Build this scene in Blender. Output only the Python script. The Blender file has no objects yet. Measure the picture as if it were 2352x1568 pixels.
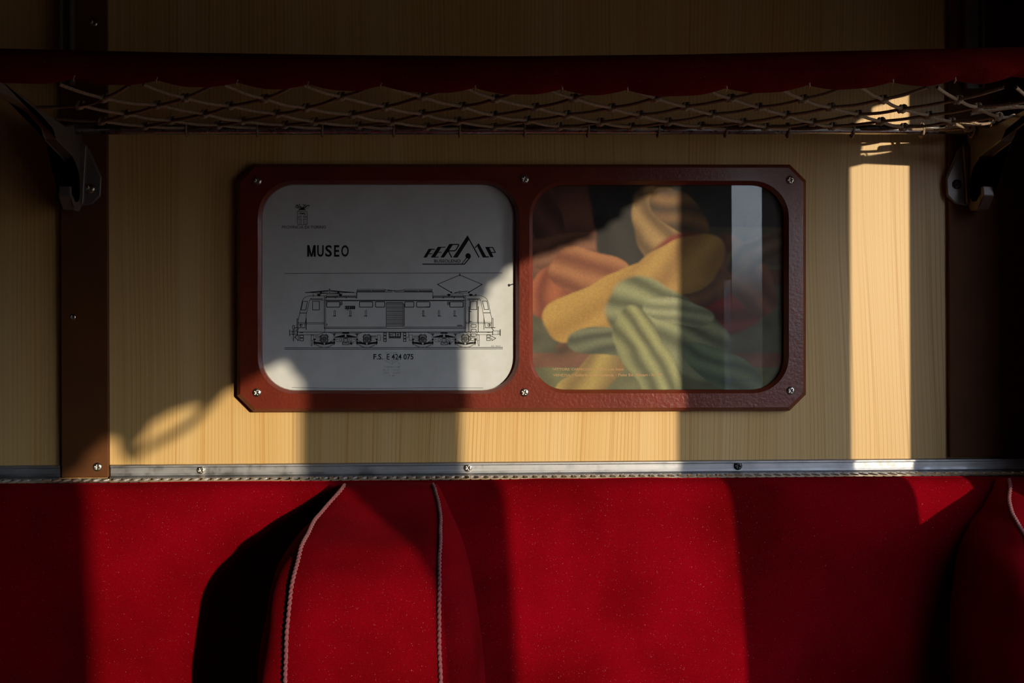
import bpy, bmesh, math, random
import numpy as np
from mathutils import Vector, Matrix, noise
random.seed(7)
C = bpy.context.scene.collection
PI = math.pi

# ------------------------------------------------------------------ camera
D = 1.307                                  # camera to partition wall (m)
FPX = 50/36*2352                           # focal length in pixels of the 2352 wide frame
YAW, ROLL = math.radians(2.3), math.radians(0.24)
CAM = Vector((-D*math.tan(YAW), -D, 0.0))
fwd = Vector((math.sin(YAW), math.cos(YAW), 0))
rg = Vector((math.cos(YAW), -math.sin(YAW), 0)); up = Vector((0, 0, 1))
rgt = (rg*math.cos(ROLL) - up*math.sin(ROLL)); upv = (up*math.cos(ROLL) + rg*math.sin(ROLL))
cd = bpy.data.cameras.new('camera'); cam = bpy.data.objects.new('camera', cd); C.objects.link(cam)
cd.lens = 50; cd.sensor_width = 36; cd.clip_start = 0.02
M = Matrix((rgt, upv, -fwd)).transposed().to_4x4(); M.translation = CAM
cam.matrix_world = M
bpy.context.scene.camera = cam

# ------------------------------------------------------------------ light
SUN = Vector((-0.56, 1.0, -0.13))          # direction the sunlight travels
sd = bpy.data.lights.new('sun', 'SUN'); sd.energy = 3.75; sd.angle = math.radians(0.6); sd.color = (1.0, 0.86, 0.66)
sun = bpy.data.objects.new('sun', sd); C.objects.link(sun)
sun.rotation_euler = (-SUN).to_track_quat('Z', 'Y').to_euler()
w = bpy.data.worlds.new('sky'); bpy.context.scene.world = w; w.use_nodes = True
bg = w.node_tree.nodes['Background']
_nt = w.node_tree; _tc = _nt.nodes.new('ShaderNodeTexCoord'); _sp = _nt.nodes.new('ShaderNodeSeparateXYZ'); _mr = _nt.nodes.new('ShaderNodeMapRange'); _cr = _nt.nodes.new('ShaderNodeValToRGB')
_nt.links.new(_tc.outputs['Generated'], _sp.inputs[0]); _nt.links.new(_sp.outputs[2], _mr.inputs[0]); _mr.inputs[1].default_value = -1; _mr.inputs[2].default_value = 1
_nt.links.new(_mr.outputs[0], _cr.inputs[0]); _nt.links.new(_cr.outputs[0], bg.inputs[0])
_cr.color_ramp.elements.new(.6); _cr.color_ramp.elements.new(.7)
_el = _cr.color_ramp.elements     # brown ground and trees up to 3 degrees above the horizon, then open evening sky
for _k, (_p, _c) in enumerate(((0, (.070, .064, .062)), (.515, (.10, .092, .09)), (.535, (.80, .88, 1.0)), (1.0, (.40, .55, .95)))): _el[_k].position = _p; _el[_k].color = (*_c, 1)
bg.inputs[1].default_value = 8.4
vs = bpy.context.scene.view_settings
vs.view_transform = 'Standard'; vs.look = 'None'; vs.gamma = 1; vs.exposure = 0.0; vs.use_curve_mapping = False
cy = bpy.context.scene.cycles
cy.max_bounces = 8; cy.transparent_max_bounces = 12; cy.sample_clamp_indirect = 4; cy.caustics_reflective = False; cy.caustics_refractive = False

# ------------------------------------------------------------------ measuring helpers
def ray(px, py):
    return fwd + rgt*((px-1176)/FPX) - upv*((py-784)/FPX)
def at(px, py, d=0.0):                     # point of the photo at depth d in front of the wall (wall is y = 0)
    r = ray(px, py); return CAM + r*((-d - CAM.y)/r.y)
def at_x(px, py, X):                       # point of the photo on the plane x = X
    r = ray(px, py); return CAM + r*((X - CAM.x)/r.x)
def lerp(a, b, t): return a + (b-a)*t
def interp(x, xs, ys): return float(np.interp(x, xs, ys))

# ------------------------------------------------------------------ object helpers
def mesh_obj(name, me, mat=None, parent=None, smooth=False):
    o = bpy.data.objects.new(name, me); C.objects.link(o)
    if mat is not None:
        me.materials.clear(); me.materials.append(mat)
    if smooth:
        me.polygons.foreach_set('use_smooth', [True]*len(me.polygons))
    if parent: o.parent = parent
    return o
def from_bm(name, bm, mat=None, parent=None, smooth=False, norm=True):
    if norm: bmesh.ops.recalc_face_normals(bm, faces=bm.faces)
    me = bpy.data.meshes.new(name); bm.to_mesh(me); bm.free()
    return mesh_obj(name, me, mat, parent, smooth)
def from_data(name, v, f, mat=None, parent=None, smooth=False):
    me = bpy.data.meshes.new(name); me.from_pydata([tuple(p) for p in v], [], f); me.update()
    return mesh_obj(name, me, mat, parent, smooth)
def thing(name, label, cat, loc=(0, 0, 0), group=None):
    o = bpy.data.objects.new(name, None); C.objects.link(o); o.empty_display_size = .05
    o.location = loc; o['label'] = label; o['category'] = cat
    if group: o['group'] = group
    return o
def tag(o, label, cat, group=None):
    o['label'] = label; o['category'] = cat
    if group: o['group'] = group
    return o
def struct(o): o['kind'] = 'structure'; return o
def keep(o, parent):                       # parent without moving
    o.parent = parent
    o.matrix_parent_inverse = Matrix.Translation(-Vector(parent.location)) if parent.location.length else Matrix()
    return o
def box(bm, a, b, bevel=0):
    x0, y0, z0 = a; x1, y1, z1 = b
    vv = [bm.verts.new(p) for p in ((x0,y0,z0),(x1,y0,z0),(x1,y1,z0),(x0,y1,z0),(x0,y0,z1),(x1,y0,z1),(x1,y1,z1),(x0,y1,z1))]
    for f in ((0,3,2,1),(4,5,6,7),(0,1,5,4),(1,2,6,5),(2,3,7,6),(3,0,4,7)): bm.faces.new([vv[i] for i in f])
def bevel_mod(o, wd, seg=2):
    m = o.modifiers.new('bevel', 'BEVEL'); m.width = wd; m.segments = seg; m.limit_method = 'ANGLE'; m.angle_limit = math.radians(35); return o
def prism(bm, pts, off):                   # closed polygon of Vectors extruded by the vector off
    a = [bm.verts.new(p) for p in pts]; b = [bm.verts.new(Vector(p)+off) for p in pts]
    n = len(pts)
    f1 = bm.faces.new(a); f2 = bm.faces.new(b[::-1])
    for i in range(n): bm.faces.new((a[i], a[(i+1) % n], b[(i+1) % n], b[i]))
    bmesh.ops.triangulate(bm, faces=[f1, f2])
def frames(path):
    T = [(path[min(i+1, len(path)-1)] - path[max(i-1, 0)]).normalized() for i in range(len(path))]
    n = T[0].orthogonal().normalized(); out = []
    for t in T:
        n = (n - t*n.dot(t)); n = n.normalized() if n.length > 1e-9 else t.orthogonal().normalized()
        out.append((n, t.cross(n)))
    return out
def resample(path, step):
    path = [Vector(p) for p in path]; out = [path[0]]; acc = 0
    for a, b in zip(path, path[1:]):
        L = (b-a).length; k = max(1, int(round(L/step)))
        for i in range(1, k+1): out.append(a.lerp(b, i/k))
    return out
def catmull(P, n=8):
    P = [Vector(p) for p in P]; Q = [P[0]*2-P[1]] + P + [P[-1]*2-P[-2]]; out = []
    for i in range(1, len(Q)-2):
        for k in range(n):
            t = k/n; a, b, c, d = Q[i-1:i+3]
            out.append(0.5*((2*b)+(c-a)*t+(2*a-5*b+4*c-d)*t*t+(3*b-a-3*c+d)*t**3))
    out.append(P[-1]); return out
class MB:
    def __init__(s): s.v = []; s.f = []
    def rope(s, path, r, lobes=3, pitch=.006, step=None, n=12, depth=.25, cap=True):
        path = resample(path, step or pitch/7); fr = frames(path); b0 = len(s.v); L = 0
        for i, p in enumerate(path):
            if i: L += (p-path[i-1]).length
            th = 2*PI*L/(pitch*1.0)
            for k in range(n):
                a = 2*PI*k/n
                rr = r*(1-depth+depth*abs(math.cos(lobes/2*(a-th)))) if lobes else r
                s.v.append(p + (fr[i][0]*math.cos(a) + fr[i][1]*math.sin(a))*rr)
        for i in range(len(path)-1):
            for k in range(n):
                a = b0+i*n+k; b = b0+i*n+(k+1) % n
                s.f.append((a, b, b+n, a+n))
        if cap:
            s.f.append(tuple(b0+k for k in range(n))[::-1]); e = b0+(len(path)-1)*n; s.f.append(tuple(e+k for k in range(n)))
    def tube(s, path, r, n=12, step=.01): s.rope(path, r, 0, 1, step, n)
    def build(s, name, mat, parent=None, smooth=True): return from_data(name, s.v, s.f, mat, parent, smooth)

# ------------------------------------------------------------------ materials
def mat(name, col=(.5, .5, .5), rough=.5, metal=0, **kw):
    m = bpy.data.materials.new(name); m.use_nodes = True
    b = m.node_tree.nodes['Principled BSDF']
    b.inputs['Base Color'].default_value = (*col, 1); b.inputs['Roughness'].default_value = rough; b.inputs['Metallic'].default_value = metal
    for k, v in kw.items(): b.inputs[k.replace('_', ' ')].default_value = v
    return m
def N(m, t, **kw):
    n = m.node_tree.nodes.new(t)
    for k, v in kw.items(): setattr(n, k, v)
    return n
def L(m, a, b): m.node_tree.links.new(a, b)
def coords(m, scale=(1, 1, 1)):
    tc = N(m, 'ShaderNodeTexCoord'); mp = N(m, 'ShaderNodeMapping'); mp.inputs['Scale'].default_value = scale
    L(m, tc.outputs['Object'], mp.inputs['Vector']); return mp.outputs['Vector']
def noise_tex(m, vec, scale, detail=3, rough=.5):
    n = N(m, 'ShaderNodeTexNoise'); n.inputs['Scale'].default_value = scale; n.inputs['Detail'].default_value = detail; n.inputs['Roughness'].default_value = rough
    L(m, vec, n.inputs['Vector']); return n.outputs['Fac']
def ramp(m, fac, stops):
    r = N(m, 'ShaderNodeValToRGB'); e = r.color_ramp.elements
    while len(e) < len(stops): e.new(.5)
    for k, (p, c) in enumerate(stops): e[k].position = p; e[k].color = (*c, 1)
    L(m, fac, r.inputs['Fac']); return r.outputs['Color']
def mixc(m, fac, a, b, mode='MIX'):
    x = N(m, 'ShaderNodeMix', data_type='RGBA', blend_type=mode)
    for s, v in ((0, fac), (6, a), (7, b)):
        if hasattr(v, 'links'): L(m, v, x.inputs[s])
        else: x.inputs[s].default_value = v if s == 0 else (*v, 1)
    return x.outputs[2]
def bump(m, h, strength, dist=.001):
    b = N(m, 'ShaderNodeBump'); b.inputs['Strength'].default_value = strength; b.inputs['Distance'].default_value = dist
    L(m, h, b.inputs['Height']); L(m, b.outputs['Normal'], m.node_tree.nodes['Principled BSDF'].inputs['Normal'])
def base(m, c): L(m, c, m.node_tree.nodes['Principled BSDF'].inputs['Base Color'])

def wood_laminate():
    m = mat('wood_laminate', rough=.36, Specular_IOR_Level=.35)
    v = coords(m)
    # slow sideways wander of the grain, then very long thin pores
    wv = N(m, 'ShaderNodeTexNoise'); wv.inputs['Scale'].default_value = 1.0; wv.inputs['Detail'].default_value = 1
    L(m, coords(m, (5, 1, 2.2)), wv.inputs['Vector'])
    sep = N(m, 'ShaderNodeSeparateXYZ'); L(m, v, sep.inputs[0])
    ma = N(m, 'ShaderNodeMath', operation='MULTIPLY_ADD'); L(m, wv.outputs['Fac'], ma.inputs[0]); ma.inputs[1].default_value = .035; L(m, sep.outputs[0], ma.inputs[2])
    cb = N(m, 'ShaderNodeCombineXYZ'); L(m, ma.outputs[0], cb.inputs[0]); L(m, sep.outputs[2], cb.inputs[2])
    def stretched(sx, sz):
        mp = N(m, 'ShaderNodeMapping'); mp.inputs['Scale'].default_value = (sx, 1, sz); L(m, cb.outputs[0], mp.inputs['Vector']); return mp.outputs[0]
    broad = noise_tex(m, stretched(26, .7), 1, 2)
    fine = noise_tex(m, stretched(300, 1.4), 1, 2, .6)
    pores = noise_tex(m, stretched(170, .45), 1, 1, .5)
    pulse = noise_tex(m, stretched(700, 60), 1, 1)
    col = ramp(m, broad, [(.3, (.74, .450, .160)), (.5, (.775, .495, .20)), (.72, (.815, .55, .25))])
    col = mixc(m, .5, col, ramp(m, fine, [(.35, (.90, .87, .80)), (.6, (1, 1, 1))]), 'MULTIPLY')
    col = mixc(m, .45, col, ramp(m, pores, [(.0, (1, 1, 1)), (.62, (1, 1, 1)), (.655, (.80, .66, .50)), (.69, (1, 1, 1))]), 'MULTIPLY')
    lines = N(m, 'ShaderNodeTexWave', wave_type='BANDS', bands_direction='X'); lines.inputs['Scale'].default_value = 88; lines.inputs['Distortion'].default_value = 9; lines.inputs['Detail'].default_value = 2; lines.inputs['Detail Scale'].default_value = .12; lines.inputs['Detail Roughness'].default_value = .6
    L(m, stretched(1, .012), lines.inputs['Vector'])
    pmod = noise_tex(m, stretched(45, 2.5), 1, 1)
    lf = ramp(m, lines.outputs['Fac'], [(.0, (1, 1, 1)), (.10, (.5, .5, .5)), (.22, (0, 0, 0))])
    pm = ramp(m, pmod, [(.35, (.15, .15, .15)), (.65, (.85, .85, .85))])
    col = mixc(m, mixc(m, 1.0, lf, pm, 'MULTIPLY'), col, mixc(m, 1.0, col, (.78, .65, .47), 'MULTIPLY'))
    # faint cathedral figure
    wave = N(m, 'ShaderNodeTexWave', wave_type='BANDS', bands_direction='X'); wave.inputs['Scale'].default_value = 12; wave.inputs['Distortion'].default_value = 7; wave.inputs['Detail'].default_value = 1; wave.inputs['Detail Scale'].default_value = .35
    L(m, stretched(1, .16), wave.inputs['Vector'])
    col = mixc(m, .55, col, ramp(m, wave.outputs['Fac'], [(0, (.86, .72, .56)), (.03, (1, 1, 1))]), 'MULTIPLY')
    base(m, col)
    bump(m, noise_tex(m, v, 900, 1), .10, .0004)
    return m
def velvet(name, dark, lite, sheen):
    m = mat(name, rough=.95, Specular_IOR_Level=.03, Sheen_Weight=sheen, Sheen_Roughness=.45)
    m.node_tree.nodes['Principled BSDF'].inputs['Sheen Tint'].default_value = (1, .10, .16, 1)
    v = coords(m)
    big = noise_tex(m, v, 9, 3); fine = noise_tex(m, v, 900, 2, .7)
    c = ramp(m, big, [(.32, dark), (.68, lite)])
    c = mixc(m, .55, c, ramp(m, fine, [(.3, (.62, .5, .5)), (.65, (1.15, 1.1, 1.1))]), 'MULTIPLY')
    lint = noise_tex(m, coords(m, (1, 1, .7)), 1300, 0)
    c = mixc(m, ramp(m, lint, [(.77, (0, 0, 0)), (.84, (.5, .5, .5))]), c, (.42, .10, .12))
    base(m, c); bump(m, fine, .35, .0006)
    return m
def brushed(name, col, rough, scr=1.0):
    m = mat(name, col, rough, 1)
    g = noise_tex(m, coords(m, (6, 900, 900)), 1, 2)
    spots = noise_tex(m, coords(m), 60, 5, .75)
    r = ramp(m, spots, [(.35, (rough*.8,)*3), (.7, (min(1, rough*1.6),)*3)])
    L(m, r, m.node_tree.nodes['Principled BSDF'].inputs['Roughness'])
    base(m, mixc(m, .6*scr, col, ramp(m, g, [(.3, tuple(c*.72 for c in col)), (.7, tuple(min(1, c*1.1) for c in col))])))
    bump(m, g, .08*scr, .0003)
    return m
def paint(name, col, rough=.3, bs=.25, sc=260):
    m = mat(name, col, rough, Specular_IOR_Level=.5, Coat_Weight=.3, Coat_Roughness=.15)
    nz = noise_tex(m, coords(m), 30, 4)
    base(m, ramp(m, nz, [(.3, tuple(c*.85 for c in col)), (.7, tuple(c*1.12 for c in col))]))
    bump(m, noise_tex(m, coords(m), sc, 2), bs, .0006)
    return m
def thin_glass(name, tint=(1, 1, 1), ior=1.5, rough=.0):
    m = bpy.data.materials.new(name); m.use_nodes = True; nt = m.node_tree; nt.nodes.clear()
    o = N(m, 'ShaderNodeOutputMaterial'); mx = N(m, 'ShaderNodeMixShader'); f = N(m, 'ShaderNodeFresnel'); f.inputs[0].default_value = ior
    t = N(m, 'ShaderNodeBsdfTransparent'); t.inputs[0].default_value = (*tint, 1); g = N(m, 'ShaderNodeBsdfGlossy'); g.inputs['Roughness'].default_value = rough
    geo = N(m, 'ShaderNodeNewGeometry'); inv = N(m, 'ShaderNodeMath', operation='SUBTRACT'); inv.inputs[0].default_value = 1; L(m, geo.outputs['Backfacing'], inv.inputs[1])
    mu = N(m, 'ShaderNodeMath', operation='MULTIPLY'); L(m, f.outputs[0], mu.inputs[0]); L(m, inv.outputs[0], mu.inputs[1])
    L(m, mu.outputs[0], mx.inputs[0]); L(m, t.outputs[0], mx.inputs[1]); L(m, g.outputs[0], mx.inputs[2]); L(m, mx.outputs[0], o.inputs[0])
    return m
WOOD = wood_laminate()
VELVET = velvet('crimson_velvet', (.122, .0002, .0020), (.245, .0005, .0068), .02)
VELVET_RACK = velvet('rack_velvet', (.095, .003, .0025), (.15, .005, .004), .02)
FRAME = paint('red_brown_paint', (.185, .027, .012), .26, .42, 330)
POST = paint('brown_laminate', (.135, .045, .012), .62, .03); POST.node_tree.nodes['Principled BSDF'].inputs['Coat Weight'].default_value = 0; POST.node_tree.nodes['Principled BSDF'].inputs['Specular IOR Level'].default_value = .25
ALU = brushed('brushed_aluminium', (.46, .45, .46), .46)
ALU_HOLE = brushed('pressed_aluminium', (.62, .60, .57), .36, .3)
CAST = paint('cast_metal', (.20, .165, .15), .40, .12, 400); CAST.node_tree.nodes['Principled BSDF'].inputs['Metallic'].default_value = .3; CAST.node_tree.nodes['Principled BSDF'].inputs['Coat Weight'].default_value = 0
TUBE = brushed('rack_tube_metal', (.42, .41, .43), .26, .5)
STEEL = brushed('screw_steel', (.62, .55, .47), .24, .2)
BLACK = mat('black_steel', (.05, .05, .05), .35, .8)
ROPE = mat('hemp_rope', (.26, .175, .11), .9)
base(ROPE, ramp(ROPE, noise_tex(ROPE, coords(ROPE), 700, 2), [(.3, (.22, .14, .085)), (.7, (.44, .31, .205))]))
CORD = mat('twisted_cord', (.36, .085, .085), .75, Sheen_Weight=.3)
base(CORD, ramp(CORD, noise_tex(CORD, coords(CORD), 900, 2), [(.3, (.12, .016, .02)), (.7, (.26, .055, .065))]))
INK = mat('black_ink', (.012, .012, .012), .6)
GREY_INK = mat('grey_ink', (.10, .10, .10), .6)
FAINT = mat('faint_print', (.48, .48, .47), .6)
OCHRE = mat('ochre_ink', (.55, .30, .12), .6)
PAPER = mat('white_paper', (.80, .80, .78), .55)
_s = noise_tex(PAPER, coords(PAPER), 45, 4, .7)
base(PAPER, ramp(PAPER, _s, [(.25, (.74, .735, .70)), (.6, (.83, .83, .81))]))
GLASS = thin_glass('picture_glass', (.97, .97, .97), 1.46)
WGLASS = thin_glass('window_glass', (.97, .98, .97), 1.45)
DARKW = mat('dark_brown_wall', (.07, .035, .02), .6)
FLOOR = mat('dark_linoleum', (.06, .045, .035), .5)
CEIL = mat('ceiling_paint', (.09, .065, .045), .7)
for _m, _k in ((DARKW, 20), (FLOOR, 60), (CEIL, 30)):
    _c = _m.node_tree.nodes['Principled BSDF'].inputs['Base Color'].default_value[:3]
    base(_m, ramp(_m, noise_tex(_m, coords(_m), _k, 3), [(.3, tuple(c*.8 for c in _c)), (.7, tuple(c*1.15 for c in _c))]))

# ------------------------------------------------------------------ room shell
XR, XL, YB, ZT, ZF = .50, -1.75, -2.75, .98, -1.12
bm = bmesh.new(); box(bm, (XL, 0, ZF), (XR+.03, .04, ZT)); struct(from_bm('wall_back', bm, WOOD))
bm = bmesh.new(); box(bm, (XL, YB-.05, ZF), (XR+.03, YB, ZT)); struct(from_bm('wall_front', bm, DARKW))
bm = bmesh.new(); box(bm, (XL-.05, YB-.05, ZF), (XL, .04, ZT)); struct(from_bm('wall_left', bm, DARKW))
bm = bmesh.new(); box(bm, (XL-.05, YB-.05, ZT), (XR+.03, .04, ZT+.04)); struct(from_bm('ceiling', bm, CEIL))
bm = bmesh.new(); box(bm, (XL-.05, YB-.05, ZF-.04), (XR+.03, .04, ZF)); struct(from_bm('floor', bm, FLOOR))
T = -SUN.x
def y_in(px, X=XR): return -(X - at(px, 980).x)/T
HEAD, SILL = .33, -.32
openings = [(y_in(1955, XR+.03), y_in(2090)), (y_in(1060, XR+.03), y_in(1555)), (y_in(150, XR+.03), y_in(688))]
bm = bmesh.new()
box(bm, (XR, YB, ZF), (XR+.03, 0, SILL)); box(bm, (XR, YB, HEAD), (XR+.03, 0, ZT))
ed = [0] + [v for a, b in openings for v in (b, a)] + [YB]
for i in range(0, len(ed), 2): box(bm, (XR, ed[i+1], SILL), (XR+.03, ed[i], HEAD))
struct(from_bm('wall_right', bm, DARKW))
for k, (a, b) in enumerate(openings):
    bm = bmesh.new(); t = .006
    box(bm, (XR+.012, a, SILL), (XR+.027, a+t, HEAD)); box(bm, (XR+.012, b-t, SILL), (XR+.027, b, HEAD))
    box(bm, (XR+.012, a+t, SILL), (XR+.027, b-t, SILL+t)); box(bm, (XR+.012, a+t, HEAD-t), (XR+.027, b-t, HEAD))
    wf = struct(from_bm('window_%d' % (k+1), bm, ALU))
    bm = bmesh.new(); box(bm, (XR+.018, a+t, SILL+t), (XR+.021, b-t, HEAD-t)); from_bm('window_glass', bm, WGLASS, wf)

# ------------------------------------------------------------------ screws
def screw_mesh(r=.0042, h=.0020):
    bm = bmesh.new(); nr, na = 12, 32; rings = []
    rings.append([bm.verts.new((0, 0, 0))])
    for i in range(1, nr+1):
        rr = r*i/nr; rings.append([bm.verts.new((rr*math.cos(2*PI*k/na), 0, rr*math.sin(2*PI*k/na))) for k in range(na)])
    rings.append([bm.verts.new((r*1.0*math.cos(2*PI*k/na), .0012, r*math.sin(2*PI*k/na))) for k in range(na)])
    for i, ring in enumerate(rings[:-1]):
        for v in ring:
            x, z = v.co.x, v.co.z; q = math.hypot(x, z)/r
            y = -h*math.sqrt(max(0, 1-(q*.97)**2))*.9 - .0002
            a, b = abs(x+z)*.707, abs(x-z)*.707
            if min(a, b) < r*.13 and max(a, b) < r*.55: y += h*.75*(1-max(a, b)/(r*.8))
            v.co.y = y
    for k in range(na): bm.faces.new((rings[0][0], rings[1][k], rings[1][(k+1) % na]))
    for i in range(1, nr+1):
        for k in range(na): bm.faces.new((rings[i][k], rings[i+1][k], rings[i+1][(k+1) % na], rings[i][(k+1) % na]))
    bmesh.ops.recalc_face_normals(bm, faces=bm.faces)
    me = bpy.data.meshes.new('screw'); bm.to_mesh(me); bm.free(); me.materials.append(STEEL)
    me.polygons.foreach_set('use_smooth', [True]*len(me.polygons)); return me
SCREW = screw_mesh(); SCREW_B = SCREW.copy(); SCREW_B.materials[0] = BLACK
def screw(px, py, d, parent, size=1.0, me=None, rot=None):
    o = bpy.data.objects.new('screw', me or SCREW); C.objects.link(o); o.parent = parent
    o.location = at(px, py, d) - Vector(parent.location); o.scale = (size,)*3
    o.rotation_euler = (0, random.uniform(0, PI) if rot is None else rot, 0); return o

# ------------------------------------------------------------------ posts (trim) and vertical strips
def slab_px(name, x0, y0, x1, y1, d, material, parent=None, bev=.0008, back=0.0):
    a = at(x0, y1, d); b = at(x1, y0, d); bm = bmesh.new(); box(bm, (a.x, -d, a.z), (b.x, -back, b.z))
    return bevel_mod(from_bm(name, bm, material, parent), bev)
pa = at(141, 1097, .006); pb = at(247, 500, .006)
bm = bmesh.new(); box(bm, (pa.x, -.006, pa.z), (pb.x, 0, ZT)); post1 = struct(bevel_mod(from_bm('trim_1', bm, POST), .0008))
screw(224, 1072, .006, post1, .95); screw(167, 728, .006, post1, .7); screw(215, 53, .006, post1, .9)
pa = at(2182, 1050, .006); pb = at(2415, 500, .006)
bm = bmesh.new(); box(bm, (pa.x, -.006, pa.z), (XR, 0, ZT)); post2 = struct(bevel_mod(from_bm('trim_2', bm, POST), .0008))
for nm, (x0, x1) in (('trim_3', (137, 168)), ('trim_4', (2218, 2262))):   # upright metal channels above the rack
    a = at(x0, 190, .014); b = at(x1, 190, .014)
    bm = bmesh.new(); box(bm, (a.x, -.010, .232), (b.x, -.006, ZT)); box(bm, (a.x, -.016, .232), (a.x+.003, -.010, ZT)); box(bm, (b.x-.003, -.016, .232), (b.x, -.010, ZT))
    struct(bevel_mod(from_bm(nm, bm, CAST), .0008))

# ------------------------------------------------------------------ aluminium rail with perforated ledge
rail = thing('metal_rail', 'long brushed aluminium rail screwed to the wall above the red seat back', 'rail', (0, 0, at(1176, 1090).z))
zr0 = Vector(rail.location)
def rail_seg(name, xa, xb):
    prof = []                                   # (depth, z) of the angle section
    zt, zb = at(1176, 1060.5, .004).z, at(1176, 1089, .004).z
    prof = [(.0, zt), (.0035, zt), (.0048, zt-.0008), (.0048, zt-.0022), (.0032, zt-.003), (.0032, zb+.0035), (.0038, zb+.0015), (.0055, zb+.0004), (.008, zb), (.008, zb-.0012), (.0, zb-.0012)]
    v = []; f = []; n = len(prof)
    for X in (xa, xb):
        for d, z in prof: v.append((X, -d, z - rail.location.z))
    for i in range(n): f.append((i, (i+1) % n, n+(i+1) % n, n+i))
    f += [tuple(range(n))[::-1], tuple(n+i for i in range(n))]
    bm = bmesh.new(); vv = [bm.verts.new(p) for p in v]
    for q in f: bm.faces.new([vv[i] for i in q])
    return from_bm(name, bm, ALU, rail)
xl0, xl1 = at(141, 1080).x, at(256, 1080).x
rail_seg('rail_face', -1.2, xl0); rail_seg('rail_face', xl1, XR)
ZL = at(1176, 1089, .004).z                      # ledge height
bm = bmesh.new()                                 # pressed ledge with a row of oval holes
pitch = .0088; d0, d1 = .008, .0515; xs = -.62; ncell = int((XR-.001-xs)/pitch); zl = -.0
for i in range(ncell):
    x0 = xs+i*pitch; cx = x0+pitch/2; dc = .030; rx, rd = .0030, .0115; n = 16
    hole = []; lip = []
    for k in range(n):
        a = 2*PI*(k+.5)/n; hx, hd = rx*math.cos(a), rd*math.sin(a)
        lip.append(bm.verts.new((cx+hx*1.18, -(dc+hd*1.10), zl+.0002))); hole.append(bm.verts.new((cx+hx*.9, -(dc+hd*.92), zl-.0022)))
    for k in range(n): bm.faces.new((lip[k], lip[(k+1) % n], hole[(k+1) % n], hole[k]))
    # surround
    sq = []
    for k in range(n):
        a = 2*PI*(k+.5)/n; c, s = math.cos(a), math.sin(a); t = 1/max(abs(c), abs(s))
        sq.append(bm.verts.new((cx+c*t*pitch/2, -(lerp(d0, d1, .5)+s*t*(d1-d0)/2), zl)))
    for k in range(n): bm.faces.new((sq[k], sq[(k+1) % n], lip[(k+1) % n], lip[k]))
bmesh.ops.remove_doubles(bm, verts=bm.verts, dist=1e-5)
led = from_bm('perforated_ledge', bm, ALU_HOLE, rail); led.location = (0, 0, ZL - rail.location.z)
led['label'] = 'pressed ledge with a row of small oval vent holes'
bm = bmesh.new(); box(bm, (-.62, -.0440, -.0042), (XR-.002, -.0085, -.0036)); tr = from_bm('hole_shade_sheet', bm, BLACK, rail); tr.location = led.location  # black sheet added under the holes to stand in for their shade
for px, py, me in ((462, 1079, None), (1075, 1074, None), (1695, 1069.5, SCREW_B)): screw(px, py, .0034, rail, .92, me)

# ------------------------------------------------------------------ bench: backrest, wings, cushion
bench = thing('train_bench', 'crimson velvet train seat with padded wings, below the framed pictures', 'train seat', (0, 0, ZF))
BL = Vector(bench.location)
def part(name, bm_or_mb, material, parent, smooth=True):
    if isinstance(bm_or_mb, MB): o = bm_or_mb.build(name, material, None, smooth)
    else: o = from_bm(name, bm_or_mb, material, None, smooth)
    o.parent = parent; o.matrix_parent_inverse = Matrix.Translation(-BL) if parent is bench else Matrix()
    return o
ZQ = [-.122, -.124, -.130, -.142, -.165, -.22, -.31, -.45, -.66]
DQ = [.052, .058, .0635, .068, .072, .078, .086, .099, .118]
def q_of(z): return interp(-z, [-a for a in ZQ], DQ)
bm = bmesh.new(); nx = 240; xs0, xs1 = -.9, XR-.004; prof = []
prof = [(.012, -.66), (.012, -.1300), (.042, -.1285)]
for i in range(33):
    t = i/32; z = -.1215 - (t**2.2)*.54
    prof.append((q_of(z) if i else .0535, z))
grid = []
for i in range(nx+1):
    X = lerp(xs0, xs1, i/nx); col = []
    for j, (d, z) in enumerate(prof):
        dd, zz = d, z
        if j >= 3:
            dd += .0022*noise.noise(Vector((X*7, 0, z*7))) + .0008*noise.noise(Vector((X*30, 3, z*25)))
            if j < 9: zz += .0008*noise.noise(Vector((X*22, 1, 0))) + .0012*noise.noise(Vector((X*6, 5, 0)))
        col.append(bm.verts.new((X, -dd, zz)))
    grid.append(col)
for i in range(nx):
    for j in range(len(prof)-1): bm.faces.new((grid[i][j], grid[i+1][j], grid[i+1][j+1], grid[i][j+1]))
    bm.faces.new((grid[i][-1], grid[i+1][-1], grid[i+1][0], grid[i][0]))
bm.faces.new(grid[0]); bm.faces.new(grid[-1][::-1])
part('backrest', bm, VELVET, bench)
bm = bmesh.new(); box(bm, (-.9, -.60, -.72), (XR-.004, -.03, -.665)); so = part('seat_cushion', bm, VELVET, bench, False); bevel_mod(so, .02, 4)
bm = bmesh.new(); box(bm, (-.88, -.54, ZF), (XR-.02, -.05, -.725)); part('seat_base', bm, DARKW, bench, False)

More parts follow.
